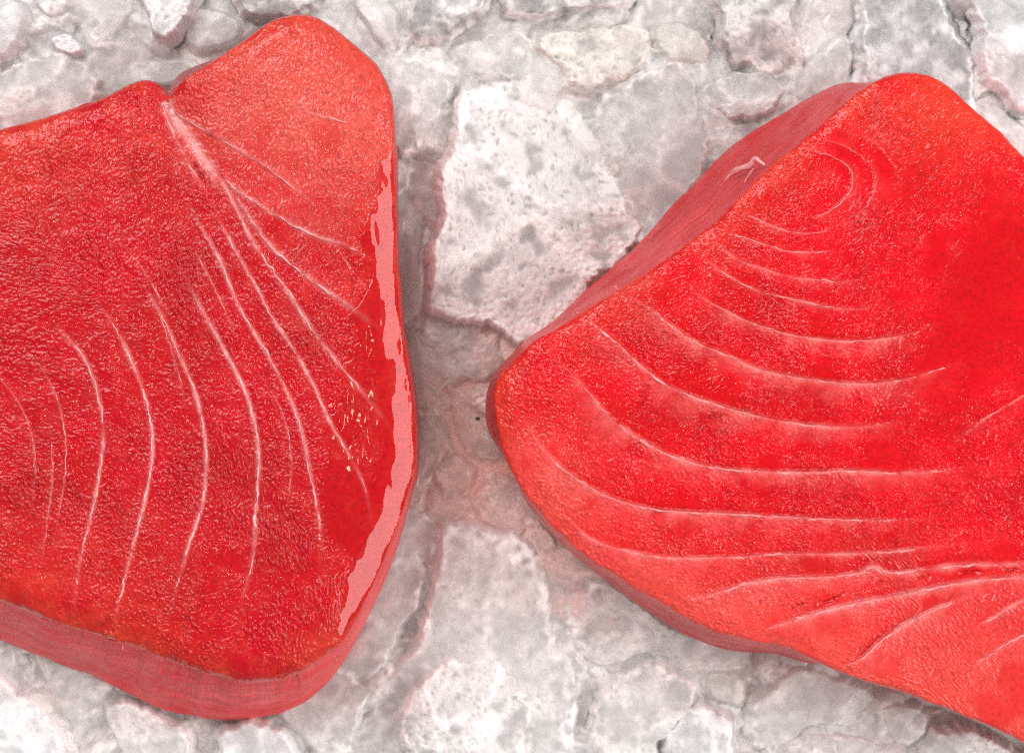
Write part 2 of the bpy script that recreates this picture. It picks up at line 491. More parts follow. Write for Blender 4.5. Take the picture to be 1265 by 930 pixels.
def build_block(spec, root):
    O = catmull(spec['outline'], True, 4.0)
    spec['outline_dense'] = O
    for ln in spec['lines']:
        ln['P'] = catmull(ln['pts'], False, 5.0)
    surf = make_surface(spec)
    spec['surf'] = surf
    N = spec['N']
    rho, f, quads, loop = disc_grid(N)
    R = resample(O, 4 * N)
    cx, cy = spec['centre']
    pos = f * 4 * N
    i0 = np.floor(pos).astype(int) % (4 * N)
    fr = (pos - np.floor(pos))[:, None]
    E = R[i0] * (1 - fr) + R[(i0 + 1) % (4 * N)] * fr
    # rough the silhouette a little
    ex = E[:, 0] + (3.2 * fbm(E[:, 0] / 30, E[:, 1] / 30, 1.1, 4)) * rho ** 6
    ey = E[:, 1] + (3.2 * fbm(E[:, 0] / 30, E[:, 1] / 30, 6.1, 4)) * rho ** 6
    rw = rho ** 0.96
    px = cx + (ex - cx) * rw
    py = cy + (ey - cy) * rw
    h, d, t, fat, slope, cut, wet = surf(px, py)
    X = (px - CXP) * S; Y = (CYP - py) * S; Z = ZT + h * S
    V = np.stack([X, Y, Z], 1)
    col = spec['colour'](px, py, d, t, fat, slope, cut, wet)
    top = mesh_obj('cut_face', V, quads, spec['mat'], root, col, {'wet': wet, 'under': spec['under'](px, py)})
    # sides
    base = V[loop]
    PXl, PYl = px[loop], py[loop]
    Rl = E[loop]
    M = 26
    zb = spec['zbase']
    bx, by = w_at(PXl + Rl[:, 5], PYl + Rl[:, 6], zb)
    def soft(v, w):
        kk = np.ones(2 * w + 1) / (2 * w + 1)
        return np.stack([np.convolve(np.concatenate([v[-w:, c], v[:, c], v[:w, c]]), kk, 'valid') for c in range(v.shape[1])], 1)
    sb = soft(base[:, :2], 7)
    bxy = soft(np.stack([bx, by], 1), 12)
    bx, by = bxy[:, 0], bxy[:, 1]
    nrm = np.roll(sb, -1, 0) - np.roll(sb, 1, 0)
    nrm = np.stack([nrm[:, 1], -nrm[:, 0]], 1)
    nrm /= np.linalg.norm(nrm, axis=1)[:, None] + 1e-12
    nrm = soft(nrm, 10)
    cen = np.array([(cx - CXP) * S, (CYP - cy) * S])
    flip = np.sign(((base[:, :2] - cen) * nrm).sum(1)); nrm *= np.sign(flip.sum())
    arc = np.concatenate([[0], np.cumsum(np.linalg.norm(np.diff(base[:, :2], axis=0), axis=1))])
    rings, wco, cols = [base], [np.stack([arc, base[:, 2], 0 * arc], 1)], []
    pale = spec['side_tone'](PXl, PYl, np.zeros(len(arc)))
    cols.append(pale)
    vis = sstep(5, 20, np.hypot(Rl[:, 5], Rl[:, 6]))
    for j in range(1, M + 1):
        u = j / M
        e = u ** 1.15
        sf = min(1.0, u * 13)
        x = (base[:, 0] * (1 - sf) + sb[:, 0] * sf) * (1 - e) + bx * e
        y = (base[:, 1] * (1 - sf) + sb[:, 1] * sf) * (1 - e) + by * e
        z = base[:, 2] * (1 - u) + zb * u
        bul = math.sin(u * math.pi) * 0.0012 * vis + 0.0003
        if u > 0.85:
            bul = bul - ((u - 0.85) / 0.15) ** 2 * 0.004
        nn = 0.0011 * (0.35 + 0.65 * vis) * fbm(arc / 0.016, z / 0.005, spec['seed'] + 2, 4) * min(1, u * 5)
        nn += 0.0009 * vis * (1 - 2 * abs(perlin(arc / 0.05, z / 0.0075, spec['seed'] + 7))) * min(1, u * 4)
        x = x + nrm[:, 0] * (bul + nn); y = y + nrm[:, 1] * (bul + nn)
        rings.append(np.stack([x, y, z], 1)); wco.append(np.stack([arc, z, 0 * arc], 1))
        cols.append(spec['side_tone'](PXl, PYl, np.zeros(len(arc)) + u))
    n = len(loop)
    WV = np.vstack(rings + [np.array([[cen[0], cen[1], zb]])])
    a = np.arange(n); bn = (a + 1) % n
    F = np.vstack([np.stack([j * n + a, (j + 1) * n + a, (j + 1) * n + bn, j * n + bn], 1) for j in range(M)])
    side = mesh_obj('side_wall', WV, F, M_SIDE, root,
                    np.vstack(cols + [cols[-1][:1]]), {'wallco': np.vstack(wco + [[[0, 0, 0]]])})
    # underside resting on the ice
    ring = rings[-1]
    UV = np.vstack([ring, [[cen[0], cen[1], zb + 0.001]]])
    UF = np.stack([a, np.full(n, n), bn], 1)
    mesh_obj('underside', UV, UF, M_SIDE, root, np.tile(cols[-1][:1], (n + 1, 1)), {'wallco': UV})
    # connective tissue lines, each a slightly proud strand of its own
    for li, ln in enumerate(spec['lines']):
        if ln.get('cut') or ln['r'] <= 0:
            continue
        P = resample(ln['P'], max(12, int(len(ln['P']) * 5 / 2.2)), False)[:, :2]
        j = np.stack([fbm(P[:, 0] / 13, P[:, 1] / 13, li + 0.3, 3), fbm(P[:, 0] / 13, P[:, 1] / 13, li + 40.3, 3)], 1)
        P = P + j * 4.2
        T = np.gradient(P, axis=0); T /= np.linalg.norm(T, axis=1)[:, None] + 1e-9
        Nn = np.stack([-T[:, 1], T[:, 0]], 1)
        tt = np.linspace(0, 1, len(P))
        rad = spec['seam'] * ln['r'] * np.interp(tt, [0, 0.12, 0.5, 0.88, 1], ln.get('prof', [0.45, 0.9, 1, 0.8, 0.3]))
        rad = rad * np.clip(0.85 + 1.7 * fbm(P[:, 0] / 19, P[:, 1] / 19, li * 3.1, 3), 0.2, 1.9)
        sink = ln.get('sink', 0.0) - spec['amp'] * 0.35 - ln.get('brk', spec['brk']) * (fbm(P[:, 0] / 28, P[:, 1] / 28, li * 7.7, 3))
        sink = sink + 2.4 * (1 - sstep(0, ln.get('fade', 0.22), tt) * sstep(1.0, 0.66, tt))
        ks = 7
        rows = []
        for a_ in np.linspace(0, 2 * math.pi, ks, endpoint=False):
            off = Nn * (rad * math.cos(a_))[:, None]
            Q = P + off
            hh = surf(Q[:, 0], Q[:, 1], micro=False)[0]
            zz = hh + np.sin(a_) * np.minimum(rad * 0.55, 1.9) - sink
            rows.append(np.stack([(Q[:, 0] - CXP) * S, (CYP - Q[:, 1]) * S, ZT + zz * S], 1))
        VV = np.stack(rows, 1).reshape(-1, 3)
        k = np.arange(len(P) - 1)
        FF = np.vstack([np.stack([k * ks + c, k * ks + (c + 1) % ks, (k + 1) * ks + (c + 1) % ks, (k + 1) * ks + c], 1) for c in range(ks)])
        mesh_obj('fat_seam', VV, FF, ln.get('mat', spec['fat_mat']), root)
    return surf


def film(name, spec, root, poly, lift, n, edge=10.0, ragged=5.0, flat=False):
    """thin pool of juice: a smooth sheet that dips under the flesh round its ragged rim"""
    P = catmull(np.asarray(poly, float), True, 5.0)
    lo, hi = P.min(0) - 3, P.max(0) + 3
    gx_, gy_ = np.arange(lo[0], hi[0], n), np.arange(lo[1], hi[1], n)
    AX, AY = np.meshgrid(gx_, gy_, indexing='ij')
    px, py = AX.ravel(), AY.ravel()
    idn = np.arange(len(px)).reshape(AX.shape)
    quads = np.stack([idn[:-1, :-1], idn[:-1, 1:], idn[1:, 1:], idn[1:, :-1]], -1).reshape(-1, 4)
    d = poly_dist(px, py, P, True)[0] * np.where(inside(px, py, P), 1, -1)
    h = spec['surf'](px, py, micro=False, relief=False)[0]
    Oo = spec['outline_dense'][::3]
    outd = np.where(inside(px, py, Oo), 0, poly_dist(px, py, Oo, True)[0])
    dO = poly_dist(px, py, Oo, True)[0]
    h = h - 2.0 * outd
    if flat:
        h = np.full_like(h, np.median(h))
    k = d + ragged * fbm(px / 14, py / 14, 2.2, 3) * 2 + 14 * sstep(12, 3, dO)
    z = h + lift * sstep(0, edge, k) - 2.5 * (1 - sstep(0, edge * 0.6, k))
    wav = 1.1 * fbm(px / 18, py / 42, 9.4, 2) + 0.10 * fbm(px / 11, py / 11, 3.9, 1)
    V = np.stack([(px - CXP) * S, (CYP - py) * S, ZT + (z + wav) * S], 1)
    keep = (k[quads].max(1) > -2) & (d[quads].max(1) > -2) & (outd[quads].max(1) <= 0) & (dO[quads].min(1) > 0.6)
    return mesh_obj(name, V, quads[keep], M_FILM, root)


def mixc(a, b, f):
    return a * (1 - f)[:, None] + np.asarray(b)[None] * f[:, None]


def blob(px, py, x, y, rx, ry, ang=0.0):
    c, s = math.cos(ang), math.sin(ang)
    u = ((px - x) * c + (py - y) * s) / rx; v = (-(px - x) * s + (py - y) * c) / ry
    return np.exp(-(u * u + v * v))


# ---- left block -----------------------------------------------------------
def LN(pts, r=2.0, fat=0.75, step=1.2, w=10, glow=0.15, side=1, **kw):
    return dict(pts=pts, r=r, fat=fat, step=step, w=w, glow=glow, side=side, **kw)


# x, y, bevel width, bevel drop, rounding, visible foot offset x, y
OUT_L = [
    (-60, 176, 20, 5, 8, 7.1, 7.0), (0, 158, 22, 6, 9, 6.0, 8.0), (60, 142, 22, 6, 9, 4.7, 8.8), (115, 124, 20, 6, 9, 3.2, 9.5), (150, 106, 18, 6, 9, 2, 6),
    (170, 98, 18, 7, 9, 2, 6), (187, 98, 16, 7, 9, 4, 6), (199, 110, 12, 6, 8, 0.8, 10.0), (206, 119, 10, 5, 6, 2, -5), (214, 106, 10, 5, 6, 0, -8),
    (240, 88, 14, 4, 6, -4, -5), (290, 56, 18, 5, 7, -1.6, 9.9), (325, 30, 20, 6, 8, -2.3, 9.7), (355, 17, 22, 8, 9, -2.8, 9.6), (385, 18, 24, 9, 9, -3.4, 9.4),
    (412, 33, 26, 10, 9, -4.1, 9.1), (440, 56, 28, 11, 8, -4.7, 8.8), (465, 81, 30, 11, 8, -5.4, 8.4), (479, 105, 30, 11, 7, -5.9, 8.1), (485, 132, 30, 11, 6, -6.3, 7.8),
    (486, 180, 34, 13, 5, 4, 0), (487, 240, 38, 15, 5, 4, 0), (488, 300, 38, 16, 5, 4, 0), (491, 350, 30, 12.3, 5, 4, 0), (495, 400, 30, 12.3, 5, 5, 0),
    (502, 450, 30, 12.3, 5, 6, 0), (509, 500, 30, 12.3, 5, 7, 0), (512, 545, 30, 12.3, 5, 6, 2), (511, 575, 30, 12.3, 5, 6, 3), (503, 610, 30, 12.3, 5, 6, 4),
    (492, 645, 30, 12.3, 5, 7, 5), (477, 682, 30, 12.3, 5, 9, 6), (462, 717, 44, 17, 5, 9, 7), (446, 752, 38, 15, 6, 10, 7), (430, 782, 30, 13, 7, 11, 8),
    (415, 800, 30, 13, 16, 12, 14), (396, 817, 30, 13, 16, 10, 24), (372, 833, 30, 13, 16, 6, 33), (345, 843, 30, 13, 16, 2, 38), (310, 846, 30, 13, 16, -4, 46),
    (270, 841, 30, 13, 16, -6, 52), (235, 831, 30, 13, 16, -6, 56), (200, 817, 30, 13, 16, -6, 62), (165, 803, 30, 13, 16, -8, 58), (120, 788, 30, 13, 16, -6, 50),
    (85, 777, 30, 13, 16, -4, 48), (40, 762, 30, 13, 16, -2, 46), (0, 746, 30, 13, 16, 0, 46), (-60, 722, 24, 8, 10, 0, 44), (-160, 670, 20, 6, 10, 0, 20),
    (-230, 580, 20, 6, 10, 9.6, -2.6), (-250, 450, 20, 6, 10, 10.0, 0.1), (-215, 310, 20, 6, 10, 9.5, 3.1), (-140, 218, 20, 6, 10, 8.4, 5.4),
]

LINES_L = [
    LN([(203, 122), (213, 142), (229, 165), (248, 193), (266, 220), (280, 246)], r=6.5, fat=0.95, fade=0.02, step=1.5, w=9, glow=0.25, prof=[1.0, 1.1, 0.9, 0.7, 0.4], sink=1.6, brk=1.0),
    LN([(255, 203), (275, 226), (294, 262), (312, 298), (330, 325), (348, 350), (367, 378), (388, 411), (408, 436), (430, 464), (452, 490), (478, 522), (497, 545)], r=2.6, fade=0.05, step=1.8, w=12, glow=0.25),
    LN([(199, 128), (210, 155), (224, 185), (240, 215), (258, 243)], r=2.4, fade=0.05, fat=0.5, step=1.6, w=10, glow=0.3),
    LN([(258, 243), (275, 280), (301, 327), (320, 360), (336, 392), (361, 429), (387, 475), (408, 522), (432, 563), (450, 600), (458, 640), (458, 668)], r=2.0, step=1.3, w=11, glow=0.2),
    LN([(222, 225), (245, 275), (271, 320), (296, 380), (331, 439), (358, 492), (373, 534), (384, 587), (393, 634), (396, 688), (386, 735)], r=2.2, step=1.3, w=10, prof=[0.4, 0.8, 0.9, 1.4, 0.4]),
    LN([(215, 320), (248, 380), (284, 445), (308, 498), (319, 557), (317, 617), (312, 690), (300, 735), (278, 772)], r=2.5, prof=[0.3, 0.5, 1.5, 0.8, 0.3], step=1.4, w=10, fat=0.85),
    LN([(170, 340), (201, 392), (222, 439), (243, 492), (254, 552), (251, 617), (234, 670), (219, 723), (201, 788)], r=2.3, prof=[0.3, 0.6, 1.4, 1.0, 0.3], step=1.4, w=10),
    LN([(112, 362), (142, 404), (172, 469), (188, 534), (185, 587), (172, 646), (155, 711), (142, 764), (147, 806)], r=2.2, prof=[0.3, 0.7, 1.2, 1.1, 0.6], step=1.2, w=9),
    LN([(58, 392), (90, 424), (112, 457), (127, 516), (126, 563), (115, 628), (98, 699), (88, 782)], r=2.1, prof=[0.3, 0.7, 1.2, 1.0, 0.5], step=1.1, w=9),
    LN([(20, 420), (52, 455), (76, 508), (82, 570), (72, 640), (60, 700)], r=1.0, fat=0.3, step=0.7, w=8, sink=0.6),
    LN([(-20, 450), (12, 480), (38, 530), (44, 590), (36, 650)], r=0.9, fat=0.25, step=0.6, w=8, sink=0.7),
    LN([(282, 236), (298, 254), (318, 284), (344, 314), (387, 348), (430, 378), (462, 402), (488, 420)], r=2.8, fade=0.08, fat=0.7, step=1.8, w=12, glow=0.3, side=-1),
    LN([(270, 212), (288, 232), (310, 247), (344, 268), (387, 291), (430, 305), (473, 330)], r=2.5, fade=0.08, fat=0.7, step=1.8, w=12, glow=0.3, side=-1),
    LN([(212, 136), (228, 147), (258, 164), (292, 184), (327, 205), (370, 238), (400, 262)], r=2.3, fade=0.05, fat=0.65, step=1.8, w=13, glow=0.3, side=-1, prof=[1, 1, 0.9, 0.4, 0.2]),
    LN([(360, 128), (390, 142), (425, 150), (456, 158)], r=1.6, fat=0.4, step=0.8, w=9, side=-1, sink=0.5),
    LN([(150, 300), (185, 345), (212, 400)], r=1.0, fat=0.25, step=0.5, w=8, sink=0.5),
    LN([(235, 300), (262, 350), (285, 400), (300, 440)], r=1.1, fat=0.3, step=0.6, w=8, sink=0.4),
    LN([(60, 520), (66, 580), (58, 650), (48, 720)], r=1.0, fat=0.3, step=0.5, w=8, sink=0.5),
    LN([(330, 470), (352, 520), (360, 580), (352, 640)], r=1.0, fat=0.25, step=0.6, w=8, sink=0.4),
    LN([(412, 300), (440, 340), (462, 366)], r=1.0, fat=0.25, step=0.6, w=8, sink=0.4),
    LN([(185, 360), (205, 410), (222, 470), (232, 520)], r=1.1, fat=0.3, step=0.6, w=8, sink=0.5),
    LN([(205, 120), (207, 128), (210, 135)], r=0, cut=3.0, w=3.0, fat=0, step=0, glow=0),
    LN([(236, 196), (247, 215), (256, 232)], r=0, cut=2.6, w=2.6, fat=0, step=0, glow=0),
]


def dome_L(px, py):
    crease = poly_dist(px, py, np.array([(200., 108), (229, 165), (266, 220), (312, 298)]), False)
    f = np.exp(-(crease[0] / 26) ** 2) * sstep(1.0, 0.0, crease[2])
    lobe = blob(px, py, 380, 140, 120, 130)
    return -9 * f + 3 * lobe - 4.5 * ((py - 440) / 400) ** 2 - 0.010 * (px - 250)


FILM_POLY = [(462, 205), (474, 190), (488, 196), (489, 240), (490, 300), (493, 350), (497, 400), (504, 450), (511, 500), (514.5, 545), (513.5, 575), (505.5, 611), (495, 646), (480, 684), (465, 720),
      (449, 755), (433, 785), (420, 796), (412, 782), (418, 740), (424, 706), (432, 690), (415, 676), (398, 648), (392, 600), (402, 560), (398, 530), (410, 505), (424, 480), (415, 455),
      (432, 436), (440, 410), (430, 390), (440, 370), (455, 345), (448, 318), (440, 290), (452, 268), (462, 240)]
FILM_DENSE = catmull(np.array(FILM_POLY, float), True, 6.0)


def wet_L(px, py):
    w = 0.75 * blob(px, py, 440, 560, 55, 130, -0.12) + 0.9 * blob(px, py, 450, 320, 28, 60) + 0.7 * blob(px, py, 425, 690, 42, 80, 0.3)
    w = w + 0.35 * blob(px, py, 330, 740, 90, 70) + 1.0 * blob(px, py, 470, 450, 30, 200)
    w = w * 0.5 + 0.75 * sstep(0.08, 0.34, fbm(px / 75, py / 75, 31.0, 3))
    df = poly_dist(px, py, FILM_DENSE, True)[0] * np.where(inside(px, py, FILM_DENSE), 1, -1)
    return np.clip(np.maximum(w, sstep(-6, 10, df + 8 * fbm(px / 16, py / 16, 3.1, 3))), 0, 1)


def under_L(px, py):
    df = poly_dist(px, py, FILM_DENSE, True)[0] * np.where(inside(px, py, FILM_DENSE), 1, -1)
    return sstep(0, 7, df)


def colour_L(px, py, d, t, fat, slope, cut, wet):
    n = fbm(px / 90, py / 90, 2.0, 3); n2 = fbm(px / 26, py / 26, 5.0, 3)
    c = np.tile(np.array([[0.58, 0.0012, 0.013]]), (len(px), 1))
    c = mixc(c, (0.44, 0.0005, 0.004), np.clip(0.5 + 1.8 * n, 0, 1) * 0.7)
    orange = np.clip(np.exp(-d / 34) * np.clip(0.75 + 1.6 * n, 0.1, 1.1) + 0.3 * blob(px, py, 40, 220, 150, 50, -0.3) + 0.25 * blob(px, py, 60, 700, 180, 70) + 0.8 * n2 * np.exp(-d / 80), 0, 1)
    c = mixc(c, (0.72, 0.045, 0.020), orange * 0.95)
    lobe = np.clip(1.15 * blob(px, py, 385, 130, 135, 105, 0.4) + 0.3 * n2, 0, 1)
    c = mixc(c, (0.76, 0.105, 0.075), lobe * 0.85)
    c = mixc(c, (0.54, 0.0008, 0.006), wet * 0.55)
    c = mixc(c, (0.80, 0.16, 0.14), np.clip(slope, 0, 1) * 0.8)
    c = mixc(c, (0.84, 0.38, 0.37), np.clip(fat, 0, 1) * 0.8)
    c = mixc(c, (0.30, 0.004, 0.008), cut * 0.9)
    return c


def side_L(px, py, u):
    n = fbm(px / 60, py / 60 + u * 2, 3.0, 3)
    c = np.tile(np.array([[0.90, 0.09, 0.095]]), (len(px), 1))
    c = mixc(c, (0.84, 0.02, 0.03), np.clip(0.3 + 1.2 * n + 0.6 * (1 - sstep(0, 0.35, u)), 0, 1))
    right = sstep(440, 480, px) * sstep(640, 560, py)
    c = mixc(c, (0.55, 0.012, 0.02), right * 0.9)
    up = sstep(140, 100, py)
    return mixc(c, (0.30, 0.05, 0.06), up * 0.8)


root_L = bpy.data.objects.new('tuna_block', None); C.objects.link(root_L)
tag(root_L, 'notched red tuna block with a fan of thin white seams and wet edge', 'tuna', 'tuna blocks lying on crushed ice')
spec_L = dict(outline=OUT_L, lines=LINES_L, dome=dome_L, wet=wet_L, colour=colour_L, side_tone=side_L, seed=1.7, bevel=1.2, seam=0.44, brk=3.4, halo=1.1, N=520,
              centre=(225, 455), amp=1.3, grain_ang=0.9, under=under_L, mat=M_FLESH_A, fat_mat=M_FAT_A, zbase=0.0)
build_block(spec_L, root_L)
film('juice_film', spec_L, root_L,
     FILM_POLY, 1.9, 1.7, edge=7, ragged=4.0)
film('juice_film', spec_L, root_L, [(398, 652), (406, 662), (413, 680), (409, 682), (401, 668)], 1.6, 1.0, edge=3, ragged=1.0)

# ---- right block ----------------------------------------------------------
OUT_R = [
    (1085, 99, 14, 5, 6, -6, 4), (1115, 89, 16, 6, 8, -2.9, 9.6), (1145, 91, 18, 6, 9, -3.5, 9.4), (1170, 103, 18, 6, 9, -4.1, 9.1), (1200, 130, 18, 6, 9, -4.9, 8.7),
    (1230, 156, 18, 6, 9, -5.7, 8.2), (1265, 191, 18, 6, 9, -6.6, 7.5), (1320, 250, 18, 6, 9, -8.0, 6.0), (1400, 345, 18, 6, 9, -6, 0), (1475, 480, 18, 6, 9, -6, 0),
    (1510, 640, 18, 6, 9, -6, 0), (1490, 800, 18, 6, 9, -6, 0), (1425, 915, 18, 6, 9, -4, -4), (1345, 944, 18, 6, 9, 0, -6), (1265, 916, 16, 5, 8, 0, -6),
    (1220, 896, 16, 5, 7, -5.0, -8.6), (1150, 867, 16, 5, 7, -4.0, -9.2), (1095, 849, 16, 5, 7, -2.9, -9.6), (1040, 831, 16, 5, 7, -1.5, -9.9), (1000, 813, 16, 5, 7, -4, 6),
    (965, 799, 16, 5, 7, -4, 10), (930, 793, 18, 7, 8, -4, 12), (890, 783, 20, 8, 8, -6, 14), (850, 766, 22, 8, 8, -8, 14), (800, 737, 24, 9, 9, -8, 11),
    (760, 712, 24, 9, 9, -6, 8), (715, 681, 24, 9, 9, -5, 6), (680, 647, 24, 9, 9, -5, 4), (650, 612, 24, 9, 9, -4, 2), (632, 583, 24, 9, 9, 9.7, -2.3),
    (621, 558, 22, 9, 8, -6, -4), (616, 530, 20, 9, 8, -13, -4), (611, 505, 18, 9, 8, -11, 0), (610, 488, 18, 9, 7, -10, 0), (616, 470, 18, 9, 7, -8, -4),
    (632, 449, 18, 8, 7, -6, -6), (661, 421, 16, 7, 7, -6, -6), (692, 403, 16, 7, 6, -8, -8), (722, 383, 14, 6, 6, -9, -13), (766, 357, 14, 5, 5, -14, -20),
    (802, 334, 14, 5, 5, -20, -28), (852, 299, 14, 5, 5, -30, -38), (901, 258, 14, 5, 5, -38, -42), (940, 217, 14, 5, 5, -42, -36), (971, 191, 14, 5, 5, -38, -32),
    (1011, 157, 14, 5, 5, -34, -26), (1050, 122, 14, 5, 5, -26, -14),
]

RB = dict(fat=0.45, step=6.5, w=16, glow=1.0)
LINES_R = [
    LN([(847, 350), (879, 374), (926, 398), (979, 414), (1036, 421), (1089, 419), (1135, 408), (1170, 392)], r=1.8, **RB, prof=[0.9, 1, 1, 0.6, 0.2]),
    LN([(760, 352), (773, 361), (810, 387), (852, 419), (894, 437), (936, 456), (1000, 469), (1057, 474), (1110, 470), (1165, 455), (1200, 440)], r=2.6, **RB, prof=[0.9, 1.3, 1, 0.6, 0.2]),
    LN([(712, 386), (730, 399), (763, 424), (789, 450), (826, 477), (879, 498), (931, 513), (1000, 525), (1063, 527), (1120, 520), (1150, 512)], r=2.6, **RB, prof=[0.9, 1.3, 1, 0.9, 0.2]),
    LN([(678, 430), (690, 446), (721, 477), (752, 513), (794, 545), (837, 566), (894, 579), (968, 583), (1047, 582), (1118, 584), (1180, 580), (1235, 570)], r=2.7, **RB, prof=[0.6, 1.3, 1.1, 0.9, 0.2]),
    LN([(644, 498), (652, 522), (668, 550), (700, 582), (747, 611), (810, 629), (894, 634), (979, 639), (1057, 642), (1132, 642), (1200, 634)], r=2.3, **RB, prof=[0.3, 0.7, 1.1, 1, 0.2]),
    LN([(668, 612), (705, 645), (737, 669), (810, 687), (894, 688), (968, 684), (1073, 683), (1147, 676), (1230, 668)], r=2.0, fat=0.5, step=4.0, w=16, glow=0.8),
    LN([(826, 742), (848, 740), (870, 737), (905, 726), (950, 716), (995, 713), (1030, 712), (1062, 707), (1077, 700), (1102, 708), (1147, 703), (1191, 698), (1265, 697), (1340, 690)], r=2.8, fat=0.7, step=4.6, w=18, glow=0.9),
    LN([(926, 788), (968, 770), (1013, 756), (1066, 743), (1111, 735), (1160, 725), (1214, 716), (1265, 712), (1340, 704)], r=2.8, fat=0.7, step=4.2, w=18, glow=0.9),
    LN([(1033, 829), (1066, 812), (1093, 787), (1129, 765), (1173, 745), (1212, 731)], r=2.6, fat=0.6, step=4.0, w=18, glow=0.85),
    LN([(1196, 830), (1226, 806), (1265, 785), (1310, 765)], r=1.8, fat=0.4, step=1.4, w=10, glow=0.35),
    LN([(1196, 780), (1227, 763), (1254, 746), (1290, 730)], r=2.0, fat=0.45, step=1.4, w=10, glow=0.35),
    LN([(890, 284), (931, 298), (967, 309), (999, 312), (1030, 310)], r=1.5, fat=0.4, step=2.0, w=12, glow=0.4),
    LN([(878, 296), (913, 321), (949, 334), (994, 345), (1044, 348), (1075, 344)], r=1.8, fat=0.4, step=2.6, w=14, glow=0.45),
    LN([(860, 306), (890, 334), (931, 357), (981, 370), (1035, 381), (1085, 379), (1115, 372)], r=1.8, fat=0.4, step=3.0, w=14, glow=0.45),
    LN([(908, 257), (944, 275), (981, 287), (1012, 287), (1036, 280)], r=1.3, fat=0.35, step=1.6, w=10, glow=0.35),
    LN([(985, 182), (1018, 190), (1044, 203), (1053, 219), (1047, 241), (1017, 266), (985, 268)], r=0.8, fat=0.35, step=1.4, w=10, glow=0.3, side=-1),
    LN([(1015, 172), (1044, 181), (1071, 199), (1082, 223), (1074, 250), (1055, 268)], r=0.7, fat=0.3, step=1.2, w=10, glow=0.25, side=-1),
    LN([(1055, 165), (1085, 180), (1105, 205), (1112, 235)], r=0.8, fat=0.2, step=0.8, w=9, glow=0.2, side=-1, sink=0.5),
    LN([(1180, 545), (1215, 520), (1265, 490), (1320, 465)], r=1.0, fat=0.25, step=0.8, w=9, glow=0.15, sink=0.4),
    LN([(972, 754), (985, 748), (1000, 744)], r=0, cut=3.5, w=2.2, fat=0, step=0, glow=0),
    LN([(1010, 748), (1028, 740), (1048, 729)], r=0, cut=3.5, w=2.2, fat=0, step=0, glow=0),
    LN([(1082, 719), (1094, 717)], r=0, cut=3.5, w=2.2, fat=0, step=0, glow=0),
    LN([(1130, 715), (1142, 713), (1153, 711)], r=0, cut=3.5, w=2.2, fat=0, step=0, glow=0),
    LN([(1182, 710), (1198, 707), (1222, 705)], r=0, cut=3.5, w=2.2, fat=0, step=0, glow=0),
    LN([(1240, 704), (1262, 703)], r=0, cut=3.5, w=2.2, fat=0, step=0, glow=0),
]


def dome_R(px, py):
    return (-5.0 * ((px - 1000) / 420) ** 2 - 3.5 * ((py - 480) / 400) ** 2 - 5 * blob(px, py, 1190, 430, 90, 150, 0.4)
            - 7 * blob(px, py, 1100, 709, 150, 16, -0.05))


def wet_R(px, py):
    w = 0.95 * blob(px, py, 1195, 420, 70, 130, 0.5) + 0.5 * blob(px, py, 1100, 210, 70, 60) + 0.5 * blob(px, py, 1240, 300, 60, 90)
    return np.clip(w + 0.4 * fbm(px / 30, py / 30, 6.6, 3) * (w > 0.1) + 0.75 * sstep(0.08, 0.34, fbm(px / 75, py / 75, 37.0, 3)), 0, 1)


def colour_R(px, py, d, t, fat, slope, cut, wet):
    n = fbm(px / 90, py / 90, 12.0, 3); n2 = fbm(px / 26, py / 26, 15.0, 3)
    c = np.tile(np.array([[0.76, 0.0012, 0.012]]), (len(px), 1))
    c = mixc(c, (0.50, 0.0005, 0.004), np.clip(0.5 + 2.0 * n, 0, 1) * 0.7)
    orange = np.clip(np.clip(0.65 + 1.6 * n, 0.1, 1.0) * np.exp(-d / 30) + 0.55 * blob(px, py, 1150, 150, 80, 60, 0.7) + 0.5 * n2 * np.exp(-d / 60), 0, 1)
    c = mixc(c, (0.80, 0.045, 0.022), orange * 0.9)
    low = np.clip(sstep(-60, 170, (py - 640) - 0.08 * (px - 700)) * 0.85 + 0.9 * blob(px, py, 665, 600, 60, 75, 0.8) + 0.5 * np.exp(-d / 45) * sstep(500, 620, py) + 0.3 * n2, 0, 1)
    c = mixc(c, (0.88, 0.10, 0.08), low * 0.62)
    c = mixc(c, (0.64, 0.001, 0.006), wet * 0.6)
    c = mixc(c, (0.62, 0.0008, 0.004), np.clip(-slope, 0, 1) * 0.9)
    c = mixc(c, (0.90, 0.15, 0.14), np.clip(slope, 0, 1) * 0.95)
    c = mixc(c, (0.90, 0.36, 0.35), np.clip(fat, 0, 1) * 0.75)
    c = mixc(c, (0.52, 0.002, 0.005), cut * 0.7)
    return c


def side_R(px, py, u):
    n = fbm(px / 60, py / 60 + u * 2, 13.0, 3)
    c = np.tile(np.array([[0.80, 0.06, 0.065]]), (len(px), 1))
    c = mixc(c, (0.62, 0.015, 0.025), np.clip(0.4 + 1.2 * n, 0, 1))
    return mixc(c, (0.50, 0.004, 0.008), sstep(660, 610, px))


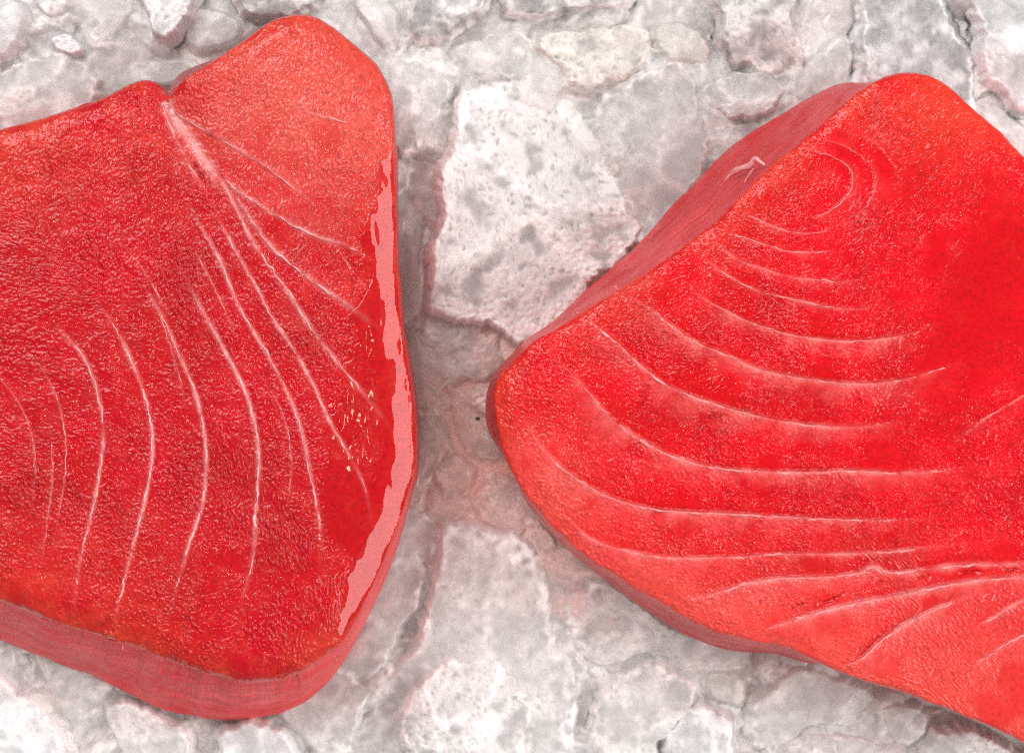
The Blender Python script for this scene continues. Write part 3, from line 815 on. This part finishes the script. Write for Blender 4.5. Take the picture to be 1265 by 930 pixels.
root_R = bpy.data.objects.new('tuna_block', None); C.objects.link(root_R)
tag(root_R, 'bright red tuna block with stepped curved muscle bands and ragged slits', 'tuna', 'tuna blocks lying on crushed ice')
spec_R = dict(outline=OUT_R, lines=LINES_R, dome=dome_R, wet=wet_R, colour=colour_R, side_tone=side_R, seed=21.3, seam=0.55, brk=3.6, halo=1.3, N=520,
              centre=(990, 500), amp=1.05, grain_ang=0.25, under=lambda px, py: 0 * px, mat=M_FLESH_B, fat_mat=M_FAT_B, zbase=0.0)
build_block(spec_R, root_R)
film('juice_drop', spec_R, root_R, [(1207, 738), (1214, 728), (1228, 724), (1236, 732), (1234, 744), (1222, 750), (1211, 748)], 3.2, 1.0, edge=10, ragged=1.0)


# shred of silvery membrane hanging on the shaded side of the right block
def strand(name, pts, rad, mat, parent):
    P = catmull(np.asarray(pts, float), False, 3.0)
    n = len(P); ks = 6
    rr = rad * np.sin(np.linspace(0.25, math.pi - 0.15, n)) ** 0.6 * (0.75 + 0.8 * fbm(P[:, 0] / 9, P[:, 1] / 9, 3.3, 2))
    T = np.gradient(P[:, :2], axis=0); T /= np.linalg.norm(T, axis=1)[:, None] + 1e-9
    V = []
    for a_ in np.linspace(0, 2 * math.pi, ks, endpoint=False):
        q = P[:, :2] + np.stack([-T[:, 1], T[:, 0]], 1) * (rr * math.cos(a_))[:, None]
        z = ZT + (P[:, 2] + rr * 0.6 * math.sin(a_)) * S
        x, y = w_at(q[:, 0], q[:, 1], z)
        V.append(np.stack([x, y, z], 1))
    V = np.stack(V, 1).reshape(-1, 3)
    k = np.arange(n - 1)
    F = np.vstack([np.stack([k * ks + c, k * ks + (c + 1) % ks, (k + 1) * ks + (c + 1) % ks, (k + 1) * ks + c], 1) for c in range(ks)])
    return mesh_obj(name, V, F, mat, parent)


strand('membrane_shred', [(945, 204, -14), (938, 199, -12), (932, 196, -16), (926, 205, -26), (915, 208, -36), (905, 214, -48), (895, 224, -62)], 4.0, M_FAT_A, root_R)
strand('membrane_shred', [(932, 208, -22), (924, 218, -28), (917, 232, -34)], 2.2, M_FAT_A, root_R)

# ------------------------------------------------------------------ ice
def ice_chunk(outline, top, thick, n, seed, mat, rough=1.0, tilt=(0, 0), frost=0.0, rim=0.55, jag=3.4, px_space=True, closed_curve=True):
    """flake of ice: lobed outline, domed grainy top, rounded rim, closed underneath"""
    P = np.asarray(outline, float)
    P = catmull(P, True, 3.0)
    c = P.mean(0)
    P = c + (P - c) * (1.04 if n >= 44 else 1.12)
    R = resample(P, 4 * n)
    size = np.sqrt(((R - c) ** 2).sum(1).mean())
    ang = 1.6 * fbm(R[:, 0] / (size * 0.5), R[:, 1] / (size * 0.5), seed, 2) + 0.9 * fbm(R[:, 0] / 11, R[:, 1] / 11, seed + 60, 3) - 0.9 * abs(perlin(R[:, 0] / 16, R[:, 1] / 16, seed + 71))
    dirn = R - c; ln_ = np.linalg.norm(dirn, axis=1)[:, None]
    R = R + dirn / (ln_ + 1e-6) * (ang * jag * 2.0 * min(1.0, size / 75))[:, None]
    rho, f, quads, loop = disc_grid(n)
    pos = f * 4 * n
    i0 = np.round(pos).astype(int) % (4 * n)
    E = R[i0]
    r2 = 1 - (1 - rho) ** 1.35
    px = c[0] + (E[:, 0] - c[0]) * r2; py = c[1] + (E[:, 1] - c[1]) * r2
    lump = fbm(px / (size * 0.6), py / (size * 0.6), seed + 3, 3)
    zone = sstep(-0.12, 0.22, fbm(px / 38, py / 38, seed + 44, 3) + 0.4 * (rough - 1.05)) * rough
    grain = 1 - 2 * abs(fbm(px / 10, py / 10, seed + 5, 3))
    grit = fbm(px / 4.6, py / 4.6, seed + 8, 2)
    facet = abs(perlin(px / (size * 0.5), py / (size * 0.5), seed + 31))
    # a broken lump: a swelling cut by a few fracture planes, its foot buried among its neighbours
    drop = max(0.006, top + 0.0075)
    rs = np.random.default_rng(int(seed * 1000) % 100003)
    dome = 1 - r2 ** (7.0 if n >= 120 else 4.5 if n >= 50 else 3.0)
    z1 = top - drop + drop * 1.25 * dome
    cand = [z1]
    span = size * 1.1
    a0 = rs.uniform(0, 6.28)
    for i in range(6):
        th = a0 + i * 1.05 + rs.uniform(-0.35, 0.35)
        sl = rs.uniform(0.10, 0.42) if i else 0.04
        e0 = rs.uniform(0.0, 0.55) if i else 0.0
        dd_ = ((px - c[0]) * math.cos(th) + (py - c[1]) * math.sin(th)) / span
        cand.append(top - drop * rs.uniform(0.0, 0.10) - S * span * sl * (dd_ - e0) + 0.0004 * fbm(px / 30, py / 30, seed + 90 + i, 2))
    cand = np.sort(np.stack(cand), 0)
    k_ = 0.0005
    zc = cand[0] - k_ * np.log1p(np.exp(-(cand[1] - cand[0]) / k_))
    ridge = np.exp(-((cand[1] - cand[0]) / 0.0007) ** 2)
    tl_ = S * (tilt[0] * (px - c[0]) + tilt[1] * (py - c[1]))
    live = np.clip(dome * 2.5, 0, 1)
    zt = zc + S * live * (4 * lump * (size / 70) + zone * (1.4 * grain + 1.6 * grit) + 0.35 * grain + ridge * 1.2 * (0.4 + grit)) + tl_
    zu = top - drop - 0.003 * np.sqrt(np.clip(1 - r2 ** 3, 0, 1)) + tl_
    edge_n = np.clip(0.7 + 2.2 * fbm(px / 13, py / 13, seed + 14, 3), 0, 1.4)
    fro = (frost - 0.05 + 0.35 * ridge * edge_n + 0.30 * zone * sstep(-0.1, 0.6, grain + grit)
           + 0.55 * edge_n * sstep(0.74, 0.88, r2 + 0.12 * fbm(px / 20, py / 20, seed + 19, 2))) * (1 - sstep(0.93, 0.985, r2)) - 0.6 * sstep(0.94, 1.0, r2)
    body = 1 - 0.95 * sstep(0.82, 0.93, r2)
    kx = (CZ - top) / DIST * S
    X, Y = (px - CXP) * kx, (CYP - py) * kx
    cx, cy = (c[0] - CXP) * kx, (CYP - c[1]) * kx
    nv = len(X)
    VT = np.stack([X - cx, Y - cy, zt - top], 1); VB = np.stack([X - cx, Y - cy, zu - top], 1)
    newid = np.arange(nv) + nv
    newid[loop] = loop
    F = np.vstack([quads[:, ::-1], newid[quads]])
    o = mesh_obj('ice_chunk', np.vstack([VT, VB]), F, mat, None, None, {'frost': np.concatenate([fro, fro]), 'body': np.concatenate([body, body * 0.1])})
    o.location = (cx, cy, top)
    return o


GROUP_ICE = 'loose pieces of crushed ice'
I, G_, W_, Y_ = M_ICE, M_ICE_GREY, M_ICE_WARM, M_ICE_WHITE
CHUNKS = [
    # outline, top (mm), thickness (mm), grid, material, roughness, frost, tilt, label
    ([(565, 108), (600, 96), (640, 93), (690, 102), (715, 132), (740, 172), (765, 215), (786, 260), (797, 290), (772, 322), (738, 352), (722, 377), (692, 402), (662, 424), (636, 428), (610, 411), (575, 403), (545, 396), (519, 386), (523, 350), (521, 310), (531, 275), (533, 235), (538, 200), (550, 180), (557, 150)],
     15, 9, 120, I, 1.7, 0.16, (0, 0), 'large granular slab of ice with sugary rim between the two tuna blocks'),
    ([(732, 120), (760, 96), (800, 75), (846, 68), (870, 100), (876, 150), (884, 195), (852, 255), (802, 295), (772, 262), (746, 202), (734, 160)],
     9, 9, 80, G_, 0.7, 0.05, (0, 0), 'smooth greyish pink ice slab beside the large granular ice slab'),
    ([(502, -25), (503, 8), (500, 40), (515, 60), (545, 53), (575, 36), (598, 22), (612, -10), (608, -40), (550, -50)], 14, 7, 60, I, 0.9, 0.25, (0, 0), 'white flat ice piece with bright ragged lower rim above the notched tuna block'),
    ([(452, -30), (485, -10), (498, 25), (490, 58), (470, 62), (446, 30), (430, -5)], 11, 6, 46, I, 0.9, 0.2, (0, 0), 'narrow pale ice piece wedged beside a white flat ice piece'),
    ([(617, -20), (617, 14), (632, 22), (660, 23), (690, 18), (725, 9), (765, 8), (790, -12), (760, -45), (660, -50)], 15, 7, 60, I, 0.8, 0.25, (0, 0), 'long white ice flake with smooth curved rim above amber tinted ice'),
    ([(868, -20), (886, 18), (880, 48), (896, 70), (908, 86), (925, 82), (945, 92), (970, 90), (990, 92), (1000, 62), (986, 22), (992, -20), (930, -50)], 16, 8, 70, I, 1.2, 0.28, (0, 0), 'frosty ice piece with scalloped lower rim and crystal tuft'),
    ([(864, 112), (884, 93), (928, 84), (968, 96), (976, 122), (950, 146), (920, 150), (882, 136)], 9, 7, 50, I, 0.9, 0.1, (0, 0), 'small rounded bubbly ice piece under the scalloped frosty one'),
    ([(1056, -30), (1061, 20), (1052, 48), (1056, 110), (1085, 165), (1150, 190), (1195, 170), (1214, 130), (1208, 64), (1185, 22), (1165, -25), (1110, -50)], 9, 9, 80, Y_, 0.8, 0.1, (0, 0), 'big pale ice block behind the top corner of the stepped tuna block'),
    ([(1192, -30), (1203, 22), (1213, 80), (1224, 108), (1244, 122), (1266, 142), (1310, 130), (1340, 50), (1300, -40)], 20, 10, 64, Y_, 0.8, 0.3, (0, 0), 'brightest white ice slab with clean slanted rim'),
    ([(-40, -25), (0, -28), (24, -10), (38, 18), (35, 42), (16, 66), (-20, 84), (-70, 60), (-75, 0)], 19, 9, 56, Y_, 0.5, 0.2, (0, 0), 'round smooth white ice lump'),
    ([(-10, 80), (18, 68), (45, 58), (78, 52), (102, 66), (122, 80), (128, 112), (118, 150), (70, 175), (0, 200), (-50, 160), (-40, 105)], 13, 8, 64, I, 1.0, 0.22, (0, 0), 'broad pinkish white ice slab tucked under the notched tuna block'),
    ([(58, 44), (78, 38), (96, 46), (103, 62), (88, 70), (66, 60)], 12, 5, 36, Y_, 1.5, 0.4, (0, 0), 'little sugary ice clump on a broad pinkish white slab'),
    ([(104, 36), (122, 29), (139, 42), (140, 56), (124, 64), (104, 58)], 3, 5, 36, I, 1.0, 0.2, (0, 0), None),
    ([(150, -25), (172, 5), (180, 32), (188, 52), (204, 60), (217, 50), (224, 38), (238, 22), (248, -10), (240, -35), (190, -45)], 14, 7, 56, Y_, 1.4, 0.25, (0, 0), 'frosty white ice piece with toothed rim above the tuna notch'),
    ([(282, -25), (290, 12), (305, 24), (330, 26), (362, 20), (396, 6), (410, -20), (350, -45)], 13, 7, 56, I, 1.0, 0.22, (0, 0), 'pale ice flake touching the raised lobe of the notched tuna block'),
    ([(40, -10), (62, -16), (84, -6), (88, 8), (78, 20), (58, 22), (44, 10)], 8, 5, 34, I, 1.3, 0.3, (0, 0), None),
    ([(466, 70), (515, 66), (556, 84), (566, 108), (548, 146), (532, 186), (500, 200), (474, 170)], 6, 8, 60, I, 0.9, 0.1, (0, 0), 'pale rounded ice slab squeezed between notched tuna block and granular ice slab'),
    ([(545, 647), (558, 643), (580, 648), (604, 656), (640, 662), (666, 688), (676, 722), (682, 758), (694, 790), (712, 832), (718, 895), (706, 970), (600, 1000), (470, 985), (450, 905), (456, 865), (484, 828), (508, 792), (518, 750), (528, 712), (540, 680)],
     11, 10, 120, I, 0.9, 0.05, (0, 0.03), 'tall pointed ice slab standing below the gap between the tuna blocks'),
    ([(488, 668), (512, 684), (526, 702), (520, 742), (500, 786), (468, 842), (420, 850), (396, 822), (440, 760), (470, 700)], 5, 8, 64, I, 0.8, 0.1, (0, 0), 'ice slab leaning against the wet edge of the notched tuna block'),
    ([(512, 838), (532, 818), (556, 808), (580, 812), (602, 806), (622, 806), (642, 824), (652, 850), (664, 890), (655, 950), (600, 985), (520, 970), (488, 930), (490, 885)],
     20, 9, 90, I, 1.6, 0.15, (0, 0.03), 'ragged frosty ice clump lying on the tall pointed ice slab'),
    ([(728, 872), (742, 845), (765, 828), (800, 815), (835, 824), (862, 846), (864, 872), (840, 900), (820, 925), (808, 970), (740, 985), (716, 940)], 13, 9, 70, I, 1.0, 0.16, (0, 0), 'rounded ice lump with frosted crown beside an amber glint'),
    ([(830, 893), (848, 872), (870, 864), (890, 872), (906, 884), (918, 918), (914, 975), (840, 990), (818, 950), (820, 915)], 17, 8, 56, Y_, 0.9, 0.2, (0, 0), 'whitish ice cap overlapping a rounded frosted lump'),
    ([(918, 890), (932, 858), (955, 828), (992, 816), (1040, 830), (1082, 850), (1092, 872), (1064, 898), (1010, 900), (965, 925), (930, 925)], 6, 9, 70, I, 0.6, 0.12, (0, 0), 'smooth translucent ice dome under the coral edge of the stepped tuna block'),
    ([(688, 748), (712, 724), (740, 712), (785, 740), (850, 780), (930, 800), (950, 820), (900, 835), (850, 826), (800, 810), (752, 826), (716, 822), (698, 790)], 2, 8, 70, G_, 1.3, 0.02, (0, 0), 'shaded pinkish ice slab below the rounded flank of the stepped tuna block'),
    ([(1142, 915), (1160, 898), (1188, 889), (1216, 899), (1240, 912), (1266, 926), (1290, 975), (1220, 1000), (1140, 985)], 14, 8, 56, Y_, 1.1, 0.25, (0, 0), 'white frosty ice chunk peeping out under the stepped tuna block'),
    ([(258, 920), (268, 900), (290, 890), (318, 890), (346, 902), (366, 926), (372, 970), (320, 990), (262, 975)], 17, 8, 56, Y_, 0.8, 0.22, (0, 0), 'round white ice lump touching the rounded foot of the notched tuna block'),
    ([(118, 876), (138, 862), (162, 868), (182, 874), (206, 888), (234, 898), (246, 930), (250, 975), (190, 995), (132, 985), (140, 930)], 13, 8, 60, I, 1.2, 0.25, (0, 0), 'ice slab with crumbly rim below the notched tuna block'),
    ([(-50, 822), (-10, 830), (22, 848), (52, 862), (70, 890), (92, 925), (112, 975), (40, 1010), (-60, 990)], 17, 9, 64, Y_, 1.2, 0.25, (0, 0), 'wide white ice slab with slanting crumbly rim'),
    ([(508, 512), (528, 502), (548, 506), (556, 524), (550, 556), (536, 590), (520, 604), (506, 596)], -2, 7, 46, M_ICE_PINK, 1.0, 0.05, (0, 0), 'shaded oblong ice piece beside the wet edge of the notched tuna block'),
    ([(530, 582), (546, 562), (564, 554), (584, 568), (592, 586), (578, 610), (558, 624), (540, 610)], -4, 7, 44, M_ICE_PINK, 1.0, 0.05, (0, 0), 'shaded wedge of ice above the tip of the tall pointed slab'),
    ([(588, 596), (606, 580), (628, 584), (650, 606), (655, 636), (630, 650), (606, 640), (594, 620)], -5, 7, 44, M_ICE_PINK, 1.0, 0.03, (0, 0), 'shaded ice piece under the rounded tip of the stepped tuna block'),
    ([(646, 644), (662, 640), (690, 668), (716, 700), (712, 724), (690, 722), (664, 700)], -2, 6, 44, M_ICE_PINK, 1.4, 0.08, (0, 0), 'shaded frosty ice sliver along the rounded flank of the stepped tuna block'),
    ([(494, 404), (530, 396), (575, 404), (608, 416), (622, 440), (606, 468), (570, 476), (530, 486), (502, 470)], -4, 7, 50, W_, 0.9, 0.0, (0, 0), 'brownish wet ice under the large granular slab'),
    ([(488, 196), (520, 196), (534, 220), (526, 275), (518, 330), (516, 388), (500, 396), (488, 330), (482, 250)], -2, 7, 50, G_, 0.9, 0.02, (0, 0), 'long grey ice strip along the straight edge of the notched tuna block'),
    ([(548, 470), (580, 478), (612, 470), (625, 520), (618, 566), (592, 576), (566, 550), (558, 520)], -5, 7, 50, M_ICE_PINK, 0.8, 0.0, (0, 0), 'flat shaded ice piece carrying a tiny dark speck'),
    ([(980, 92), (1006, 70), (1050, 40), (1060, 120), (1030, 160), (985, 160), (966, 134)], 4, 8, 50, I, 0.7, 0.05, (0, 0), 'dull translucent ice piece above the shaded side of the stepped tuna block'),
    ([(1205, 128), (1225, 118), (1262, 146), (1300, 170), (1310, 230), (1270, 230), (1225, 180)], 6, 8, 46, I, 0.7, 0.1, (0, 0), 'pale ice piece below the brightest white slab'),
    ([(330, 878), (366, 852), (400, 826), (436, 838), (462, 852), (448, 890), (440, 930), (400, 950), (372, 922)], 7, 8, 60, I, 0.9, 0.12, (0, 0), 'pale ice slab below the rounded corner of the notched tuna block'),
    ([(36, 800), (80, 815), (128, 838), (150, 864), (128, 884), (104, 906), (78, 886), (56, 850)], 2, 8, 50, G_, 0.9, 0.1, (0, 0), 'glassy grey ice piece under the notched tuna block, next to a wide white slab'),
    ([(20, 868), (42, 850), (62, 858), (72, 878), (56, 892), (34, 890)], 12, 6, 34, W_, 0.5, 0.1, (0, 0), 'small amber tinted ice pebble on a wide white slab'),
    ([(960, 925), (1000, 905), (1052, 904), (1094, 918), (1124, 955), (1100, 990), (980, 990)], 10, 8, 56, I, 0.9, 0.15, (0, 0), 'low ice slab between a translucent dome and a white frosty chunk'),
    ([(648, 52), (676, 34), (714, 26), (756, 24), (800, 34), (806, 62), (786, 92), (758, 108), (724, 120), (700, 112), (680, 84)], 7, 8, 64, W_, 1.5, 0.12, (0, 0), 'lumpy amber tinted ice chunk above the granular slab'),
    ([(800, 40), (820, 20), (856, 24), (882, 44), (884, 78), (858, 80), (820, 78)], 6, 7, 46, W_, 0.6, 0.3, (0, 0), 'pale amber ice piece beside the lumpy amber tinted chunk'),
    ([(548, 60), (584, 44), (624, 34), (660, 44), (676, 84), (640, 96), (590, 98), (560, 88)], 4, 8, 50, I, 0.9, 0.05, (0, 0), 'low dull ice piece just above the large granular slab'),
    ([(125, 90), (160, 70), (200, 68), (240, 70), (250, 92), (210, 104), (160, 110), (130, 140)], 1, 7, 46, G_, 0.6, 0.15, (0, 0), 'smooth grey ice behind the tuna notch'),
    ([(225, 10), (262, 4), (300, 20), (300, 46), (262, 66), (232, 64), (222, 40)], 4, 7, 46, I, 0.8, 0.15, (0, 0), 'pale ice piece behind the raised lobe of the notched tuna block'),
    ([(868, 150), (900, 148), (940, 150), (930, 178), (890, 205), (866, 200)], 3, 7, 44, G_, 0.8, 0.1, (0, 0), 'grey ice wedge at the shaded side of the stepped tuna block'),
    ([(865, 832), (900, 822), (926, 838), (924, 876), (896, 874), (874, 862)], 3, 7, 44, W_, 0.7, 0.15, (0, 0), 'warm grey ice piece beside a whitish ice cap'),
    ([(708, 842), (724, 826), (736, 836), (732, 866), (722, 898), (708, 880)], 0, 6, 34, W_, 1.0, 0.0, (0, 0), 'narrow amber ice sliver beside the tall pointed slab'),
    ([(1085, 872), (1120, 864), (1156, 880), (1150, 912), (1118, 930), (1092, 906)], 7, 7, 46, I, 0.8, 0.2, (0, 0), 'pale ice lump under the straight coral edge of the stepped tuna block'),
]
LAB_EXTRA = 'small pale ice piece lying loose near the notched tuna block'
for k, (ol, top, th, n, mt, ro, fz, tl, lab) in enumerate(CHUNKS):
    o = ice_chunk(ol, (top * 0.7 if top > 0 else top) / 1000, th * (1.0 if k == 0 else 0.9) / 1000, n, 10.0 + k * 3.7, mt, ro, tl, fz)
    tag(o, lab or LAB_EXTRA, 'ice', GROUP_ICE)

# lower layer of smaller pieces filling the gaps
rnd = random.Random(11)
OL = catmull(OUT_L, True, 12.0); OR_ = catmull(OUT_R, True, 12.0)
count = 0
for gy in range(-120, 1070, 68):
    for gx in range(-140, 1430, 68):
        x = gx + rnd.uniform(-22, 22); y = gy + rnd.uniform(-22, 22)
        ax, ay = np.array([x]), np.array([y])
        for Oq in (OL, OR_):
            if inside(ax, ay, Oq)[0] and poly_dist(ax, ay, Oq, True)[0][0] > 10:
                break
        else:
            r = rnd.uniform(30, 44) if 500 < x < 700 and 390 < y < 730 else rnd.uniform(42, 74)
            m_ = 9
            ph = rnd.uniform(0, 6.28); el = rnd.uniform(0.6, 1.0)
            pts = []
            for q in range(m_):
                a_ = 2 * math.pi * q / m_
                rr = r * rnd.uniform(0.74, 1.22)
                u, v = rr * math.cos(a_), rr * el * math.sin(a_)
                pts.append((x + u * math.cos(ph) - v * math.sin(ph), y + u * math.sin(ph) + v * math.cos(ph)))
            offf = not (-30 < x < 1295 and -30 < y < 960)
            top = rnd.uniform(2, 7) / 1000 if offf else (rnd.uniform(-7, -3) if 490 < x < 720 and 390 < y < 730 else rnd.uniform(-2.5, 2.5)) / 1000
            gap = 480 < x < 740 and 370 < y < 760
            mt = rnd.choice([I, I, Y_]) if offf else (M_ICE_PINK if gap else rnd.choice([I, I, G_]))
            o = ice_chunk(pts, top, 0.006, 30 if offf else 46, rnd.uniform(0, 300), mt, rnd.uniform(0.6, 1.3), (rnd.uniform(-.1, .1), rnd.uniform(-.1, .1)), rnd.uniform(0, 0.2))
            tone = {M_ICE.name: 'milky', M_ICE_GREY.name: 'greyish', M_ICE_WHITE.name: 'frosty white', M_ICE_PINK.name: 'pinkish wet'}[mt.name]
            dl, dr = [poly_dist(ax, ay, Oq, True)[0][0] for Oq in (OL, OR_)]
            if gap:
                lab = tone + ' lump of ice low down in the gap between the two tuna blocks'
            elif min(dl, dr) < 75:
                lab = tone + ' lump of ice partly under the ' + ('notched' if dl < dr else 'stepped') + ' tuna block'
            elif offf:
                lab = tone + ' lump of ice out at the edge of the ice bed'
            else:
                lab = tone + ' lump of ice under bigger pieces, nearer the ' + ('notched' if dl < dr else 'stepped') + ' tuna block'
            tag(o, lab, 'ice', 'small ice lumps of the bed')
            count += 1
print('filler ice', count)

# bed of packed crushed ice below everything
gx = np.linspace(-330, 1600, 420); gy = np.linspace(-280, 1220, 330)
GX, GY = np.meshgrid(gx, gy, indexing='ij')
BX, BY = GX.ravel(), GY.ravel()
under = 7 * fbm(BX / 70, BY / 70, 3.0, 3) + 1.2 * fbm(BX / 12, BY / 12, 5.0, 2) - 8 * blob(BX, BY, 600, 540, 85, 130)
Vb = np.stack([(BX - CXP) * S * 1.05, (CYP - BY) * S * 1.05, -0.0075 + under * S], 1)
idx = np.arange(len(BX)).reshape(GX.shape)
Fb = np.stack([idx[:-1, :-1], idx[:-1, 1:], idx[1:, 1:], idx[1:, :-1]], -1).reshape(-1, 4)
bed = mesh_obj('crushed_ice', Vb, Fb, M_BED, None, None, {'frost': np.clip(0.2 + fbm(BX / 40, BY / 40, 7.0, 3), 0, 1), 'body': np.ones(len(BX)), 'bounce_stain': np.clip(1.25 * blob(BX, BY, 605, 545, 95, 150, 0.0), 0, 1)})
tag(bed, 'packed wet crushed ice bed under everything', 'ice', kind='stuff')

# tiny dark speck
rho, f, quads, loop = disc_grid(8)
a_ = f * 2 * math.pi
x0, y0 = w_at(590, 517, -0.003)
Vs = np.stack([rho * np.cos(a_) * 0.0010, rho * np.sin(a_) * 0.0007, 0.0006 * np.sqrt(1 - rho ** 2 * 0.999)], 1)
sp = mesh_obj('speck', Vs, quads, M_SPECK)
sp.location = (float(x0), float(y0), -0.0045)
tag(sp, 'tiny dark speck on the shaded ice between the tuna blocks', 'speck')
